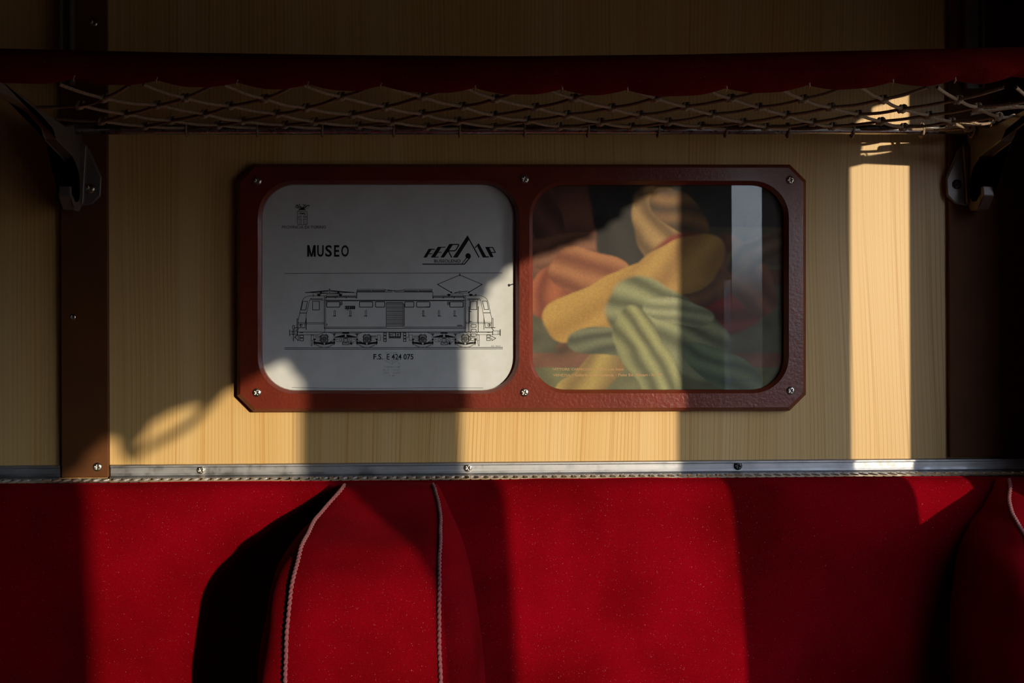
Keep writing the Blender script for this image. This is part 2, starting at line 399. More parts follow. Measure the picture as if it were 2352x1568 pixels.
P_ = [(1095, .058), (1100, .066), (1107, .078), (1125, .092), (1151, .108), (1191, .142), (1249, .192), (1326, .229), (1393, .244), (1478, .252), (1568, .255)]
P_ = [(a, b if b < .1 else .1+(b-.1)*.90) for a, b in P_]
CL = [(1095, 800), (1103, 796), (1118, 787), (1135, 775), (1151, 760), (1170, 742), (1191, 726), (1220, 709), (1249, 695.5), (1326, 674), (1393, 664), (1478, 658.5), (1568, 654)]
CR = [(1095, 981), (1100, 986), (1117, 998), (1158, 1008), (1208, 1013), (1276, 1009), (1343, 1010.5), (1410, 1008.5), (1478, 1010.5), (1568, 1013)]
OL = [(1095, 796), (1110, 786), (1165, 749), (1215, 695), (1276, 654), (1343, 631), (1427, 616), (1511, 609), (1568, 607)]
OR_ = [(1095, 988), (1114, 1008), (1161, 1031), (1225, 1058), (1309, 1082), (1377, 1095), (1444, 1105), (1528, 1112), (1568, 1114)]
def pcol(tab, py): return interp(py, [a for a, b in tab], [b for a, b in tab])
def table(tab, frac):                        # -> (z list, X list, d list), frac = how far from the backrest to the front
    zs, Xs, ds = [], [], []
    for py in np.linspace(1095, 1568, 40):
        pf = pcol(P_, py); z0 = at(900, py, pf).z; q = q_of(z0); d = lerp(q, pf, frac)
        p = at(pcol(tab, py), py, d); zs.append(-p.z); Xs.append(p.x); ds.append(d)
    return zs, Xs, ds
TL, TR, TOL, TOR = table(CL, 1), table(CR, 1), table(OL, .38), table(OR_, .38)
def make_wing(dx):
    zs = list(np.linspace(-.1222, -.17, 16)) + list(np.linspace(-.176, -.33, 20)) + [-.38, -.46, -.56, -.655]
    rings = []
    cL, cR = [], []
    for z in zs:
        xl, xr = interp(-z, TL[0], TL[1]), interp(-z, TR[0], TR[1]); p = interp(-z, TL[0], TL[2])
        ol, orr = interp(-z, TOL[0], TOL[1]), interp(-z, TOR[0], TOR[1]); q = q_of(z)
        ol = min(ol, xl-.001); orr = max(orr, xr+.001)
        p = max(p, q+.003); g = p-q; w = xr-xl; pad = min(.011, g*.10)
        bk = max(q-.008, .0528); ring = [(ol+.004, bk), (ol, q+.16*g)] + [(xl-(xl-ol)*a_, p-.003*min(1, g/.03)-b_*g) for a_, b_ in ((1, .60), (.95, .27), (.74, .08), (.34, .018))] + [
                (xl+.002, p+.001), (xl+w*.12, p+pad*.6), (xl+w*.3, p+pad), (xl+w*.5, p+pad*1.1), (xl+w*.7, p+pad), (xl+w*.88, p+pad*.6), (xr-.002, p+.001),
                ] + [(xr+(orr-xr)*math.sin(math.radians(t)), p-.003*min(1, g/.03)-(.60*g)*(1-math.cos(math.radians(t)))) for t in (14, 38, 62, 90)] + [(orr, q+.16*g), (orr-.004, bk)]
        rr = []
        for k, (X, d) in enumerate(ring):
            wob = 0
            if 1 < k < 5: wob = .0016*math.sin(z*70+X*90+k)*min(1, g/.06)
            if 13 < k < 17: wob = .0030*noise.noise(Vector((X*30, z*16, k*.9)))*min(1, g/.06)
            rr.append(Vector((min(X+dx+wob, XR-.004), -d, z + .0010*noise.noise(Vector((X*25, 2, 0))))))
        rings.append(rr); cL.append(Vector((xl+dx, -p-.0012, z))); cR.append(Vector((min(xr+dx, XR-.006), -p-.0012, z)))
    bm = bmesh.new(); V = [[bm.verts.new(p) for p in r] for r in rings]
    for a, b in zip(V, V[1:]):
        for k in range(len(a)-1): bm.faces.new((a[k], a[k+1], b[k+1], b[k]))
        bm.faces.new((a[-1], a[0], b[0], b[-1]))
    bm.faces.new(V[0]); bm.faces.new(V[-1][::-1])
    wing = part('headrest_wing', bm, VELVET, bench)
    sm = wing.modifiers.new('sub', 'SUBSURF'); sm.levels = sm.render_levels = 2
    for cc in (cL, cR):
        mb = MB(); pth = catmull(cc[:-1], 4)
        pth = [p + Vector((.0009*noise.noise(p*40), 0, 0)) for p in pth]
        mb.rope(pth, .00175, 2, .0088, .0009, 12, .6)
        o = mb.build('piping_cord', CORD, wing); o['label'] = 'dull pink twisted cord piping'
    return wing
make_wing(0); make_wing(.578)

# ------------------------------------------------------------------ luggage rack
ZN = .1895
rack = thing('luggage_rack', 'rope net luggage rack with dark red velvet covered front bar', 'luggage rack', (0, 0, .19))
BR = Vector(rack.location)
def rpart(name, mb, material, parent=None, smooth=True):
    if isinstance(mb, MB): o = mb.build(name, material, None, smooth)
    else: o = from_bm(name, mb, material, None, smooth)
    if parent is None or parent is rack: o.parent = rack; o.matrix_parent_inverse = Matrix.Translation(-BR)
    else: o.parent = parent
    return o
mb = MB(); tA, tB = at(165, 296, .028), at(2222, 296, .028)
mb.tube([Vector((X, -.028, at(px, 297, .028).z)) for px in (150, 1176, 2240) for X in [at(px, 297, .028).x]], .0046, 24, .05)
rpart('rear_tube', mb, TUBE)
# front bar cover: velvet sleeve, sagging, pinched up where it is stitched
TOPY = [(-500, 96), (0, 112), (400, 121), (800, 127), (1176, 130), (1560, 126), (1800, 121), (2100, 114), (2352, 108), (2800, 92)]
BOTY = [(-500, 180), (0, 190), (300, 195), (600, 204), (900, 210), (1200, 217), (1400, 219), (1560, 220), (1800, 211), (2100, 199), (2250, 195), (2352, 186), (2800, 165)]
stitch = [170, 360, 545, 708, 875, 1090, 1290, 1440, 1668, 1858, 2050, 2193, 2330]
DB = .236
bm = bmesh.new(); n = 40; rings = []
for px in np.arange(-200, 2560, 6.0):
    ty, by = pcol(TOPY, px), pcol(BOTY, px)
    ds = min(abs(px-s) for s in stitch); zt_, zb_ = at(px, ty, DB).z, at(px, by, DB).z
    X = at(px, 150, DB).x
    if X > XR-.004: break
    zc = (zt_+zb_)/2; rz = (zt_-zb_)/2; r = []
    for k in range(n):
        a = 2*PI*k/n; s, c = math.sin(a), math.cos(a)
        lift = 0; pinch = max(0, 1-ds/70)**1.5
        if s < -.3: lift = .0045*pinch*(-s-.3)/.7
        side = max(0, (px-1500)/850); wr = 0
        if s < .5: wr = (.0006+.0012*side)*noise.noise(Vector((X*34+s*2.0*side*2+s, 0, s*2.5)))*(1 if c > 0 else .4) + .0010*side*math.sin((px-2050)*.045 + s*4.5)*(1-abs(s+.25))
        r.append(bm.verts.new((X, -DB-(rz*.98+wr)*c, zc + rz*s + lift + wr*s)))
    rings.append(r)
for a, b in zip(rings, rings[1:]):
    for k in range(n): bm.faces.new((a[k], a[(k+1) % n], b[(k+1) % n], b[k]))
bm.faces.new(rings[0]); bm.faces.new(rings[-1][::-1])
bar = rpart('front_bar_cover', bm, VELVET_RACK); bar['label'] = 'dark red velvet sleeve over the front bar'
for s in stitch[:-1]:
    mb = MB(); by = pcol(BOTY, s); a = at(s-1, by-6, DB+.004); b = at(s+(1 if s < 1000 else -1)*-2, by-12, DB+.0125); c = at(s+1, by-19, DB+.0160)
    mb.rope([a, b, c], .0006, 2, .003, .0008, 8, .3); rpart('stitch_cord', mb, ROPE)
# brackets
XBR = at(2215, 400, 0).x; XBL = at(193, 400, 0).x
arm_px = [(2352, 262), (2309, 297), (2299, 323), (2250, 360), (2241, 372), (2231, 394), (2227, 421), (2228, 450), (2234, 466), (2244, 464), (2252, 447), (2253, 429), (2257.5, 427), (2259, 449), (2245, 481), (2229, 485)]
arm = [(.0, .200), (.06, .188), (DB+.004, .196), (DB+.004, .187)] + [(-p.y, p.z) for p in (at_x(a, b, XBR) for a, b in arm_px)] + [(.0, at_x(2216, 462, XBR).z)]
plate_px = [(187, 322), (205, 342), (233, 405), (231, 450), (213, 468), (190, 473), (150, 473), (130, 462), (128, 405), (142, 368), (170, 335)]
for side, X0 in ((-1, XBL), (1, XBR)):
    bm = bmesh.new()
    prism(bm, [Vector((X0, -d, z)) for d, z in arm], Vector((side*.0100, 0, 0)))
    br = rpart('rack_bracket', bm, CAST, None, False); bevel_mod(br, .0010)
    br['label'] = 'grey cast metal bracket with coat hook, ' + ('left' if side < 0 else 'right')
    bm = bmesh.new(); pts = []
    for a, b in plate_px:
        p = at(a, b, .009); dxp = p.x - at(182, b, .009).x
        cxp = at(182, 400, .009).x if side < 0 else at(2222, 400, .009).x
        pts.append(Vector((cxp + dxp*(-side), -.0060, p.z)))
    prism(bm, pts, Vector((0, -.0042, 0)))
    pl = rpart('wall_plate', bm, CAST, br, False); bevel_mod(pl, .0014, 2)
    bm = bmesh.new()                            # raised rib along the plate
    zb = min(p.z for p in pts); zt2 = max(p.z for p in pts)
    xr_ = X0+side*.00375
    prism(bm, [Vector((xr_-.010, -.0095, zt2-.004)), Vector((xr_+.010, -.0095, zt2-.004)), Vector((xr_+.0068, -.0095, zb+.001)), Vector((xr_-.0068, -.0095, zb+.001))], Vector((0, -.005, 0)))
    rb = rpart('plate_rib', bm, CAST, br, False); bevel_mod(rb, .0025, 3)
    for a, b in (((207, 433), (146, 433)) if side < 0 else ((2198, 423), (2246, 423))):
        o = bpy.data.objects.new('screw', SCREW_B if side > 0 else SCREW); C.objects.link(o); o.parent = br; o.location = at(a, b, .0104); o.rotation_euler = (0, .5, 0); o.scale = (1.05,)*3
# net
rows = [.206, .171, .136, .101, .066]
net = MB(); X00 = -.078; cols = range(-8, 10); K = {}
def knot(mb, p):
    r = .0012
    for q in range(2):
        pth = []
        ax = Vector((1, (.35 if q else -.5), .15*q)).normalized(); u = ax.orthogonal().normalized(); v2 = ax.cross(u)
        for k in range(11):
            a = 2*PI*k/10*1.0 + q; pth.append(p + ax*(.0016*(q*2-1)+.0009*math.sin(a)) + u*.0021*math.cos(a) + v2*.0021*math.sin(a))
        mb.rope(pth, r*1.5, 3, .005, .0012, 8, .15)
    mb.rope([p-Vector((.0022, 0, .0012)), p+Vector((0, -.0018, -.0026)), p+Vector((.0022, .0006, -.0004))], r*1.5, 3, .005, .0012, 8, .15)
for i, d in enumerate(rows):
    for j in cols:
        X = X00 + j*.06 + (.03 if i % 2 else 0)
        if X < XBL+.012 or X > XBR-.014: continue
        sag = -.0028*math.sin(PI*(d-.03)/.2)
        K[(i, j)] = Vector((X+random.uniform(-.0028, .0028), -d+random.uniform(-.002, .002), ZN+sag+random.uniform(-.0010, .0010)))
def strand(a, b):
    m_ = a.lerp(b, .5) + Vector((random.uniform(-.0008, .0008), 0, -.0006-random.uniform(0, .0008)))
    net.rope(catmull([a, m_, b], 3), .00145, 3, .0062, .0010, 9, .22, False)
ties = []
for (i, j), p in K.items():
    knot(net, p)
    nb = ((i+1, j), (i+1, j-1)) if i % 2 == 0 else ((i+1, j), (i+1, j+1))
    for q in nb:
        if q in K: strand(p, K[q])
        elif i < len(rows)-1:                   # to a side bracket
            sx = XBL-.001 if p.x < 0 else XBR+.001
            if abs(sx-p.x) < .05: strand(p, Vector((sx, p.y*.85, ZN+.001)))
    if i == 0:
        for s_ in (-1, 1): strand(p, Vector((p.x+s_*.026, -DB+.002, ZN+.0035)))
    if i == len(rows)-1:
        for s_ in (-1, 1):
            e = Vector((p.x+s_*.028, -.0325, ZN+.0015))
            e.x = min(max(e.x, XBL+.004), XBR-.004); strand(p, e)
            if s_ == 1: ties.append(e)
nt = rpart('rope_net', net, ROPE); nt['label'] = 'knotted brown diamond net'; 
for e in ties:
    mb = MB(); c = Vector((e.x, -.028, at(1176, 298, .028).z)); pth = []
    for k in range(14):
        a = 2*PI*k/12; pth.append(c + Vector((.0012*k/12, -.0060*math.cos(a+1.2), .0062*math.sin(a+1.2))))
    mb.rope(pth, .0012, 3, .005, .001, 9, .2); rpart('net_tie', mb, ROPE)
for dd in (.075, .165):                         # rings where the net is laced to the right bracket
    mb = MB(); c = Vector((XBR-.002, -dd, ZN+.002)); mb.tube([c + Vector((-.002*math.sin(a*.5), .0055*math.cos(a), .0045*math.sin(a))) for a in np.linspace(0, 2*PI, 20)], .0008, 8, .002)
    rpart('lacing_ring', mb, STEEL)
    mb = MB()
    for q in range(4): mb.rope(catmull([Vector((XBR-.030-.006*q, -dd+.012*(q-1.5), ZN-.001*q)), Vector((XBR-.015, -dd+.006*(q-1.5), ZN-.002+.001*q)), Vector((XBR-.002, -dd+.003*(q-1.5), ZN+.001))], 4), .0013, 3, .006, .001, 9, .2)
    rpart('lacing_rope', mb, ROPE)

# ------------------------------------------------------------------ double picture frame
pf = thing('double_picture_frame', 'red-brown metal double picture frame with cut corners, screwed to the wood wall', 'picture frame')
def rrect(x0, y0, x1, y1, r, n=10):
    out = []
    for cx, cy_, a0 in ((x1-r, y0+r, -90), (x1-r, y1-r, 0), (x0+r, y1-r, 90), (x0+r, y0+r, 180)):
        for k in range(n+1):
            a = math.radians(a0+90*k/n); out.append((cx+r*math.cos(a), cy_+r*math.sin(a)))
    return out
def octo(x0, y0, x1, y1, c): return [(x0+c, y0), (x1-c, y0), (x1, y0+c), (x1, y1-c), (x1-c, y1), (x0+c, y1), (x0, y1-c), (x0, y0+c)]
DF = .0115
def skewbox(pts):                               # the frame hangs very slightly out of level
    out = []
    for x, y in pts: out.append((x, y + (-3.0*(x-543)/1310 if y > 660 else 1.0*(x-543)/1310)))
    return out
bm = bmesh.new()
def loop(pts, d): return [bm.verts.new(at(x, y, 0) if False else Vector((at(x, y, DF).x, -d, at(x, y, DF).z))) for x, y in pts]
def ringe(vs_): return [bm.edges.new((vs_[i], vs_[(i+1) % len(vs_)])) for i in range(len(vs_))]
def bridge(a, b):
    for i in range(len(a)): bm.faces.new((a[i], a[(i+1) % len(a)], b[(i+1) % len(a)], b[i]))
O0 = loop(skewbox(octo(543, 375.5, 1853.5, 946, 37)), 0.0); O1 = loop(skewbox(octo(543, 375.5, 1853.5, 946, 37)), DF-.004)
O2 = loop(skewbox(octo(552, 384, 1845, 938, 34)), DF)
h1 = rrect(600, 422.5, 1184, 896, 76); h1b = rrect(592, 414, 1193, 904, 84); h2 = rrect(1225, 424.5, 1802, 894.5, 74); h2b = rrect(1216, 415, 1812, 903, 84)
H1, H1c = loop(h1b, DF), loop(rrect(599, 421.5, 1185, 897, 77), DF-.0045); H1d = loop(h1, .0035)
H2, H2c = loop(h2b, DF), loop(rrect(1224, 423.5, 1803, 895.5, 75), DF-.0045); H2d = loop(h2, .0035)
e = ringe(O2)+ringe(H1)+ringe(H2)
bmesh.ops.triangle_fill(bm, edges=e, use_beauty=True)
bridge(O0, O1); bridge(O1, O2); bridge(H1, H1c); bridge(H1c, H1d); bridge(H2, H2c); bridge(H2c, H2d)
fr = from_bm('frame_body', bm, FRAME, pf)
for px, py in ((591, 416), (1205, 412), (1815, 413.5), (590, 901.5), (1204.5, 901), (1816, 897)): screw(px, py, DF, pf, .93)
DP = .0028                                       # depth of the prints
def P(px, py, d): p = at(px, py, DF); return Vector((p.x, -d, p.z))
def sheet(name, hole, material, d, th, parent):
    bm = bmesh.new(); vv = [P(x, y, d) for x, y in hole]
    a = [bm.verts.new(p) for p in vv]; b = [bm.verts.new(p+Vector((0, th, 0))) for p in vv]
    bm.faces.new(a); bm.faces.new(b[::-1])
    for i in range(len(a)): bm.faces.new((a[i], a[(i+1) % len(a)], b[(i+1) % len(a)], b[i]))
    return from_bm(name, bm, material, parent)
poster = sheet('locomotive_print', rrect(597, 419, 1187, 899, 72), PAPER, DP, .0006, pf)
poster['label'] = 'white sheet with a line drawing of an electric locomotive'
sheet('picture_glass', rrect(597, 419, 1187, 899, 72), GLASS, .0052, .0010, pf)
sheet('picture_glass', rrect(1221, 421, 1806, 898, 72), GLASS, .0052, .0010, pf)

# ---- ink: flat printed strokes and letters lying on the sheet
class Ink:
    def __init__(s, d=DP+.00012, f=lambda u, v: (u, v), k=1.0): s.v = []; s.fc = []; s.d = d; s.f = f; s.k = k
    def poly(s, pts):
        q = [s.f(*p) for p in pts]; b = len(s.v); s.v += [P(x, y, s.d) for x, y in q]; s.fc.append(tuple(range(b, b+len(q))))
    def line(s, pts, w=None, close=False):
        w = (w or s.w)/2*1.15
        q = list(pts) + ([pts[0]] if close else [])
        for (x0, y0), (x1, y1) in zip(q, q[1:]):
            dx, dy = x1-x0, y1-y0; l = math.hypot(dx, dy) or 1; nx_, ny_ = -dy/l*w, dx/l*w; ex, ey = dx/l*w*.8, dy/l*w*.8
            s.poly([(x0-ex+nx_, y0-ey+ny_), (x1+ex+nx_, y1+ey+ny_), (x1+ex-nx_, y1+ey-ny_), (x0-ex-nx_, y0-ey-ny_)])
    def rect(s, x0, y0, x1, y1, w=None, r=0):
        s.line(rrect(x0, y0, x1, y1, r, 3) if r else [(x0, y0), (x1, y0), (x1, y1), (x0, y1)], w, True)
    def fill(s, x0, y0, x1, y1): s.poly([(x0, y0), (x1, y0), (x1, y1), (x0, y1)])
    def disc(s, x, y, r, n=20): s.poly([(x+r*math.cos(2*PI*k/n), y+r*math.sin(2*PI*k/n)) for k in range(n)])
    def circ(s, x, y, r, w=None, a0=0, a1=360, n=24):
        s.line([(x+r*math.cos(math.radians(a0+(a1-a0)*k/n)), y+r*math.sin(math.radians(a0+(a1-a0)*k/n))) for k in range(n+1)], w)
    def text(s, body, x0, y0, x1, y1, bold=0.0, mirror=False, serif=False, shear=0):
        cu = bpy.data.curves.new('t', 'FONT'); cu.body = body; cu.offset = bold; cu.resolution_u = 3
        ob = bpy.data.objects.new('t', cu); me = bpy.data.meshes.new_from_object(ob)
        vv = np.array([v.co[:] for v in me.vertices]); mn, mx = vv.min(0), vv.max(0)
        b = len(s.v)
        for v in vv:
            u = (v[0]-mn[0])/(mx[0]-mn[0]); t = (v[1]-mn[1])/(mx[1]-mn[1])
            if mirror: u = 1-u
            q = s.f(lerp(x0, x1, u)+shear*t, lerp(y1, y0, t)); s.v.append(P(q[0], q[1], s.d))
        for p in me.polygons: s.fc.append(tuple(b+i for i in p.vertices))
        bpy.data.objects.remove(ob); bpy.data.curves.remove(cu); bpy.data.meshes.remove(me)
    def build(s, name, material, parent, label=None):
        bm = bmesh.new(); vv = [bm.verts.new(p) for p in s.v]
        for f in s.fc:
            try: bm.faces.new([vv[i] for i in f])
            except ValueError: pass
        bmesh.ops.triangulate(bm, faces=[f for f in bm.faces if len(f.verts) > 4])
        for f in bm.faces:
            f.normal_update()
            if f.normal.y > 0: f.normal_flip()
        o = from_bm(name, bm, material, parent, norm=False)
        if label: o['label'] = label
        return o
k = Ink()
k.fill(703.5, 561.3, 708, 588.2); k.fill(718.4, 561.3, 722.9, 588.2); k.poly([(703.5, 561.3), (708.4, 561.3), (714.6, 588.2), (711.2, 588.2)]); k.poly([(722.9, 561.3), (718, 561.3), (711.8, 588.2), (715.2, 588.2)])
for q_, (a, b) in zip('USEO', ((726.5, 741.5), (745, 760.5), (765.5, 777.5), (782, 799.5))): k.text(q_, a, 561.3, b, 588.2, .022)
k.text('F.S.', 856.4, 812.8, 878.4, 825.8, .018); k.text('E 424', 887.3, 812.8, 921.5, 825.8, .009); k.text('075', 926, 812.8, 949, 825.8, .018)
k.text('M.B. - FERALP', 1129, 793.5, 1151, 796, .0)
k.line([(651, 626.6), (1153.5, 625.6)], .9)
k.line([(668, 890.5), (760, 892), (860, 892.5), (1000, 891), (1110, 891.5)], .7); k.disc(1170, 654, 3.2, 12); k.line([(1174, 653), (1181, 651)], 2.2)
k.build('lettering', INK, poster, 'bold black words MUSEO and F.S. E 424 075')
k = Ink()
for word, a, b in (('PROVINCIA', 645, 694.5), ('DI', 698.5, 707.5), ('TORINO', 711.5, 746.5)): k.text(word, a, 516.2, b, 523, .006)
for a, b in ((645, 694.5), (698.5, 707.5), (711.5, 746.5)):
    pass
k.build('small_lettering', GREY_INK, poster, 'small grey capitals PROVINCIA DI TORINO')
# coat of arms
k = Ink(f=lambda u, v: (670+u/26.1, 460+v/26.1)); k.w = 22
k.line([(285, 605), (860, 605), (872, 900), (880, 1340), (840, 1400), (620, 1405), (580, 1430), (540, 1405), (320, 1400), (275, 1340), (270, 900)], 24, True)
for a, b, c, d_ in ((290, 930, 510, 965), (640, 930, 860, 965), (290, 1055, 510, 1085), (640, 1055, 860, 1085)): k.fill(a, b, c, d_)
for x in (510, 640): k.line([(x, 860), (x, 960)], 20); k.line([(x, 1060), (x, 1400)], 20)
for x in (340, 400, 460, 700, 760, 820): k.line([(x, 630), (x, 920)], 9); k.line([(x, 1090), (x, 1385)], 9)
k.poly([(420, 690), (560, 700), (740, 690), (700, 790), (640, 740), (575, 800), (500, 740), (450, 800)]); k.line([(700, 760), (740, 830)], 20)
k.poly([(330, 565), (400, 470), (460, 470), (470, 505), (640, 505), (650, 470), (730, 470), (800, 560), (770, 565), (710, 525), (420, 525), (360, 570)])
random.seed(3)
for s_ in (-1, 1):
    k.poly([(575, 360), (575+s_*60, 330), (575+s_*150, 470), (575, 470)])
    k.line([(575+s_*30, 440), (575+s_*190, 330), (575+s_*330, 250), (575+s_*420, 280)], 26); k.line([(575+s_*150, 400), (575+s_*260, 410), (575+s_*340, 410)], 22); k.line([(575+s_*60, 360), (575+s_*200, 200)], 20)
    for q in range(22):
        a, b = random.uniform(60, 420), random.uniform(180, 400); k.disc(575+s_*a, b, random.uniform(14, 34), 8)
k.build('coat_of_arms', GREY_INK, poster, 'small crowned shield with a cross')
# company logo
k = Ink(f=lambda u, v: (960+u/12.38, 530+v/12.38))
k.poly([(150, 742), (240, 742), (382, 518), (290, 505)]); k.poly([(290, 505), (310, 492), (488, 492), (470, 518), (380, 520)]); k.poly([(300, 650), (395, 645), (408, 622), (320, 622)])
k.poly([(360, 742), (480, 742), (655, 465), (560, 440)]); k.poly([(570, 435), (790, 435), (775, 459), (560, 465)]); k.poly([(560, 603), (665, 603), (675, 581), (575, 581)]); k.poly([(420, 742), (580, 742), (586, 720), (440, 720)])
k.poly([(635, 742), (740, 742), (1000, 372), (905, 355), (880, 372)]); k.line([(910, 368), (1150, 368), (1162, 388), (1082, 522), (1035, 550), (885, 550)], 28); k.line([(868, 568), (953, 732)], 28)
k.poly([(995, 742), (1125, 742), (1450, 240), (1405, 115)]); k.line([(1408, 130), (1738, 730)], 28)
k.poly([(1850, 742), (1965, 742), (1755, 372), (1730, 342), (1680, 400)]); k.poly([(1940, 742), (2025, 738), (2030, 708), (1935, 705)]); k.line([(1632, 458), (1732, 352)], 24)
k.poly([(2065, 732), (2160, 732), (2030, 450), (1920, 447)]); k.line([(1935, 454), (2120, 454), (2142, 472), (2208, 596), (2100, 597)], 24)
k.disc(1428, 695, 76, 28); k.line([(130, 932), (1322, 932), (1490, 732)], 26); k.line([(1245, 932), (1388, 745)], 20)
k.text('BUSSOLENO', 458, 797, 1212, 887, .012)
k.build('club_logo', INK, poster, 'black slanted FERALP logo with mountain peak')
# faint mirrored show-through
k = Ink(d=DP+.00008, f=lambda u, v: (840+u/16.8, 800+v/16.8))
k.line([(670, 430), (980, 260), (1290, 430), (980, 615)], 14, True); k.line([(1000, 300), (1000, 600)], 10)
for q in range(12): k.line([(780+q*38, 400+abs(q-5.5)*8), (780+q*38, 500-abs(q-5.5)*8+40)], 8)
k.text('ANSALDO', 740, 140, 1220, 205, .01, True); k.text('IMO OAREM-VT', 670, 680, 1320, 755, .01, True); k.text('NNN', 1030, 800, 1300, 870, .0, True); k.text('C.38', 650, 800, 870, 870, .01, True)
k.text('ITALIA', 1020, 905, 1320, 985, .01, True); k.text('ASS2', 650, 905, 870, 985, .01, True); k.text('M 7', 880, 1025, 1090, 1095, .01, True); k.circ(1275, 580, 30, 12)
k.build('show_through', FAINT, poster, 'faint mirrored marking showing through the paper')
# locomotive: left half measured in frame A, right half in frame B
k = Ink(); k.w = 4.2
A = lambda u, v: (630+u/5.225, 610+v/5.225)
B = lambda u, v: (900+u/5.225, 610+v/5.225)
k.f = A
k.line([(110, 984), (2744, 980)], 6); k.line([(110, 1002), (2744, 998)], 6)
for fn, s_ in ((A, 1),):
    k.line([(277, 640), (300, 540), (323, 420), (340, 390), (370, 368), (420, 358), (978, 358), (978, 312)], 4.5)
    k.line([(310, 527), (330, 425), (386, 425), (366, 527)], 6, True); k.line([(448, 425), (530, 425), (530, 527), (448, 527)], 6, True)
    k.line([(430, 385), (410, 415), (376, 570), (350, 744)], 4); k.line([(430, 397), (568, 397)], 9); k.line([(412, 411), (590, 411)], 3.5)
    k.line([(297, 566), (376, 566)], 7); k.line([(590, 362), (590, 750)], 6); k.line([(606, 372), (606, 736)], 4); k.line([(275, 682), (590, 682)], 4.5); k.line([(275, 697), (590, 697)], 4.5)
    k.line([(270, 640), (270, 795)], 5); k.rect(258, 634, 272, 744, 4.5, 6); k.line([(232, 744), (352, 744)], 7); k.line([(368, 630), (368, 765)], 6); k.line([(374, 630), (374, 765)], 3); k.rect(296, 700, 320, 728, 5, 8); k.fill(300, 700, 308, 728)
    k.rect(206, 716, 230, 760, 5, 6); k.rect(212, 760, 224, 784, 4); k.line([(218, 784), (218, 905)], 6); k.line([(172, 768), (172, 840)], 8); k.line([(180, 788), (215, 788)], 5); k.line([(180, 822), (215, 822)], 5); k.rect(205, 783, 232, 826, 4.5); k.line([(232, 783), (262, 783), (268, 825), (232, 825)], 4.5)
    k.line([(264, 785), (264, 828)], 9); k.line([(268, 795), (590, 795)], 5.5); k.line([(268, 828), (505, 828), (598, 798)], 4); k.line([(250, 775), (277, 755)], 7); k.fill(296, 795, 335, 804)
    k.line([(232, 850), (275, 900), (277, 838), (250, 835), (232, 870)], 6); k.rect(294, 835, 338, 862, 6); k.rect(294, 870, 338, 900, 6); k.line([(430, 832), (430, 965), (440, 962), (455, 895)], 4)
    k.line([(596, 740), (596, 800)], 5); k.rect(430, 832, 460, 895, 3.5)
    # lowered pantograph
    k.line([(360, 318), (650, 292), (950, 318)], 6); k.line([(360, 318), (640, 302)], 7); k.line([(950, 318), (670, 302)], 7); k.line([(370, 316), (780, 330)], 5); k.line([(940, 316), (540, 330)], 5); k.line([(655, 275), (655, 325)], 6); k.line([(646, 277), (664, 277)], 5)
    for u in (525, 785):
        k.line([(u-20, 340), (u+20, 340)], 8); k.line([(u-14, 350), (u+14, 350)], 8); k.line([(u, 335), (u, 362)], 7); k.line([(u-16, 360), (u+16, 360)], 4)
    for u in (550, 760): k.disc(u, 322, 13, 10)
    k.rect(616, 338, 745, 368, 3.5); k.line([(606, 374), (978, 374)], 7); k.line([(606, 366), (978, 366)], 3); k.rect(452, 340, 462, 366, 3.5, 3)
    for u in (612, 725, 855, 974): k.line([(u, 372), (u, 386)], 7)
    k.line([(985, 388), (985, 312), (1410, 312)], 5); k.rect(985, 279, 1320, 308, 4.5); k.line([(990, 296), (1150, 296)], 9); k.line([(1165, 296), (1315, 296)], 9); k.line([(1320, 285), (1370, 294), (1410, 296)], 6)
# long body lines (A then on to B in A units)
X2 = lambda ub: (900-630)*5.225+ub
k.line([(606, 410), (X2(870), 410)], 4.5); k.line([(606, 418), (X2(870), 416)], 7); k.line([(606, 736), (1338, 736)], 5); k.line([(X2(140), 735), (X2(870), 734)], 5); k.line([(596, 752), (X2(885), 750)], 6); k.line([(596, 797), (X2(1205), 795)], 8); k.line([(1338, 440), (1338, 738)], 5)
for a, b in ((618, 776), (1014, 1174), (1208, 1320)): k.rect(a, 430, b, 494, 7.5, 10)
k.rect(788, 430, 806, 465, 6, 6); k.line([(788, 447), (806, 447)], 6); k.line([(776, 462), (790, 465)], 6)
k.rect(842, 482, 958, 515, 7); [k.fill(u, 487, u+17, 512) for u in (852, 874, 898, 918, 938)]; k.fill(862, 524, 882, 531)
for u in (716, 904, 1092): k.rect(u-7 if u != 716 else u-7, 535, u+9, 598, 4.5, 6); k.line([(u-22, 603), (u+14, 603)], 6)
k.fill(618, 695, 626, 716)
# louvre panel
gx0, gx1 = 1338, X2(132)
for q in range(24): k.line([(gx0+2, 446+q*12.2), (gx1, 446+q*12.2)], 4.2 if q % 4 else 6)
k.line([(gx0, 450), (gx0+12, 437), (gx1-12, 437), (gx1, 452), (gx1, 735)], 5); k.line([(gx1+14, 460), (gx1+14, 718)], 7); k.line([(gx1, 462), (gx1+20, 462)], 5)
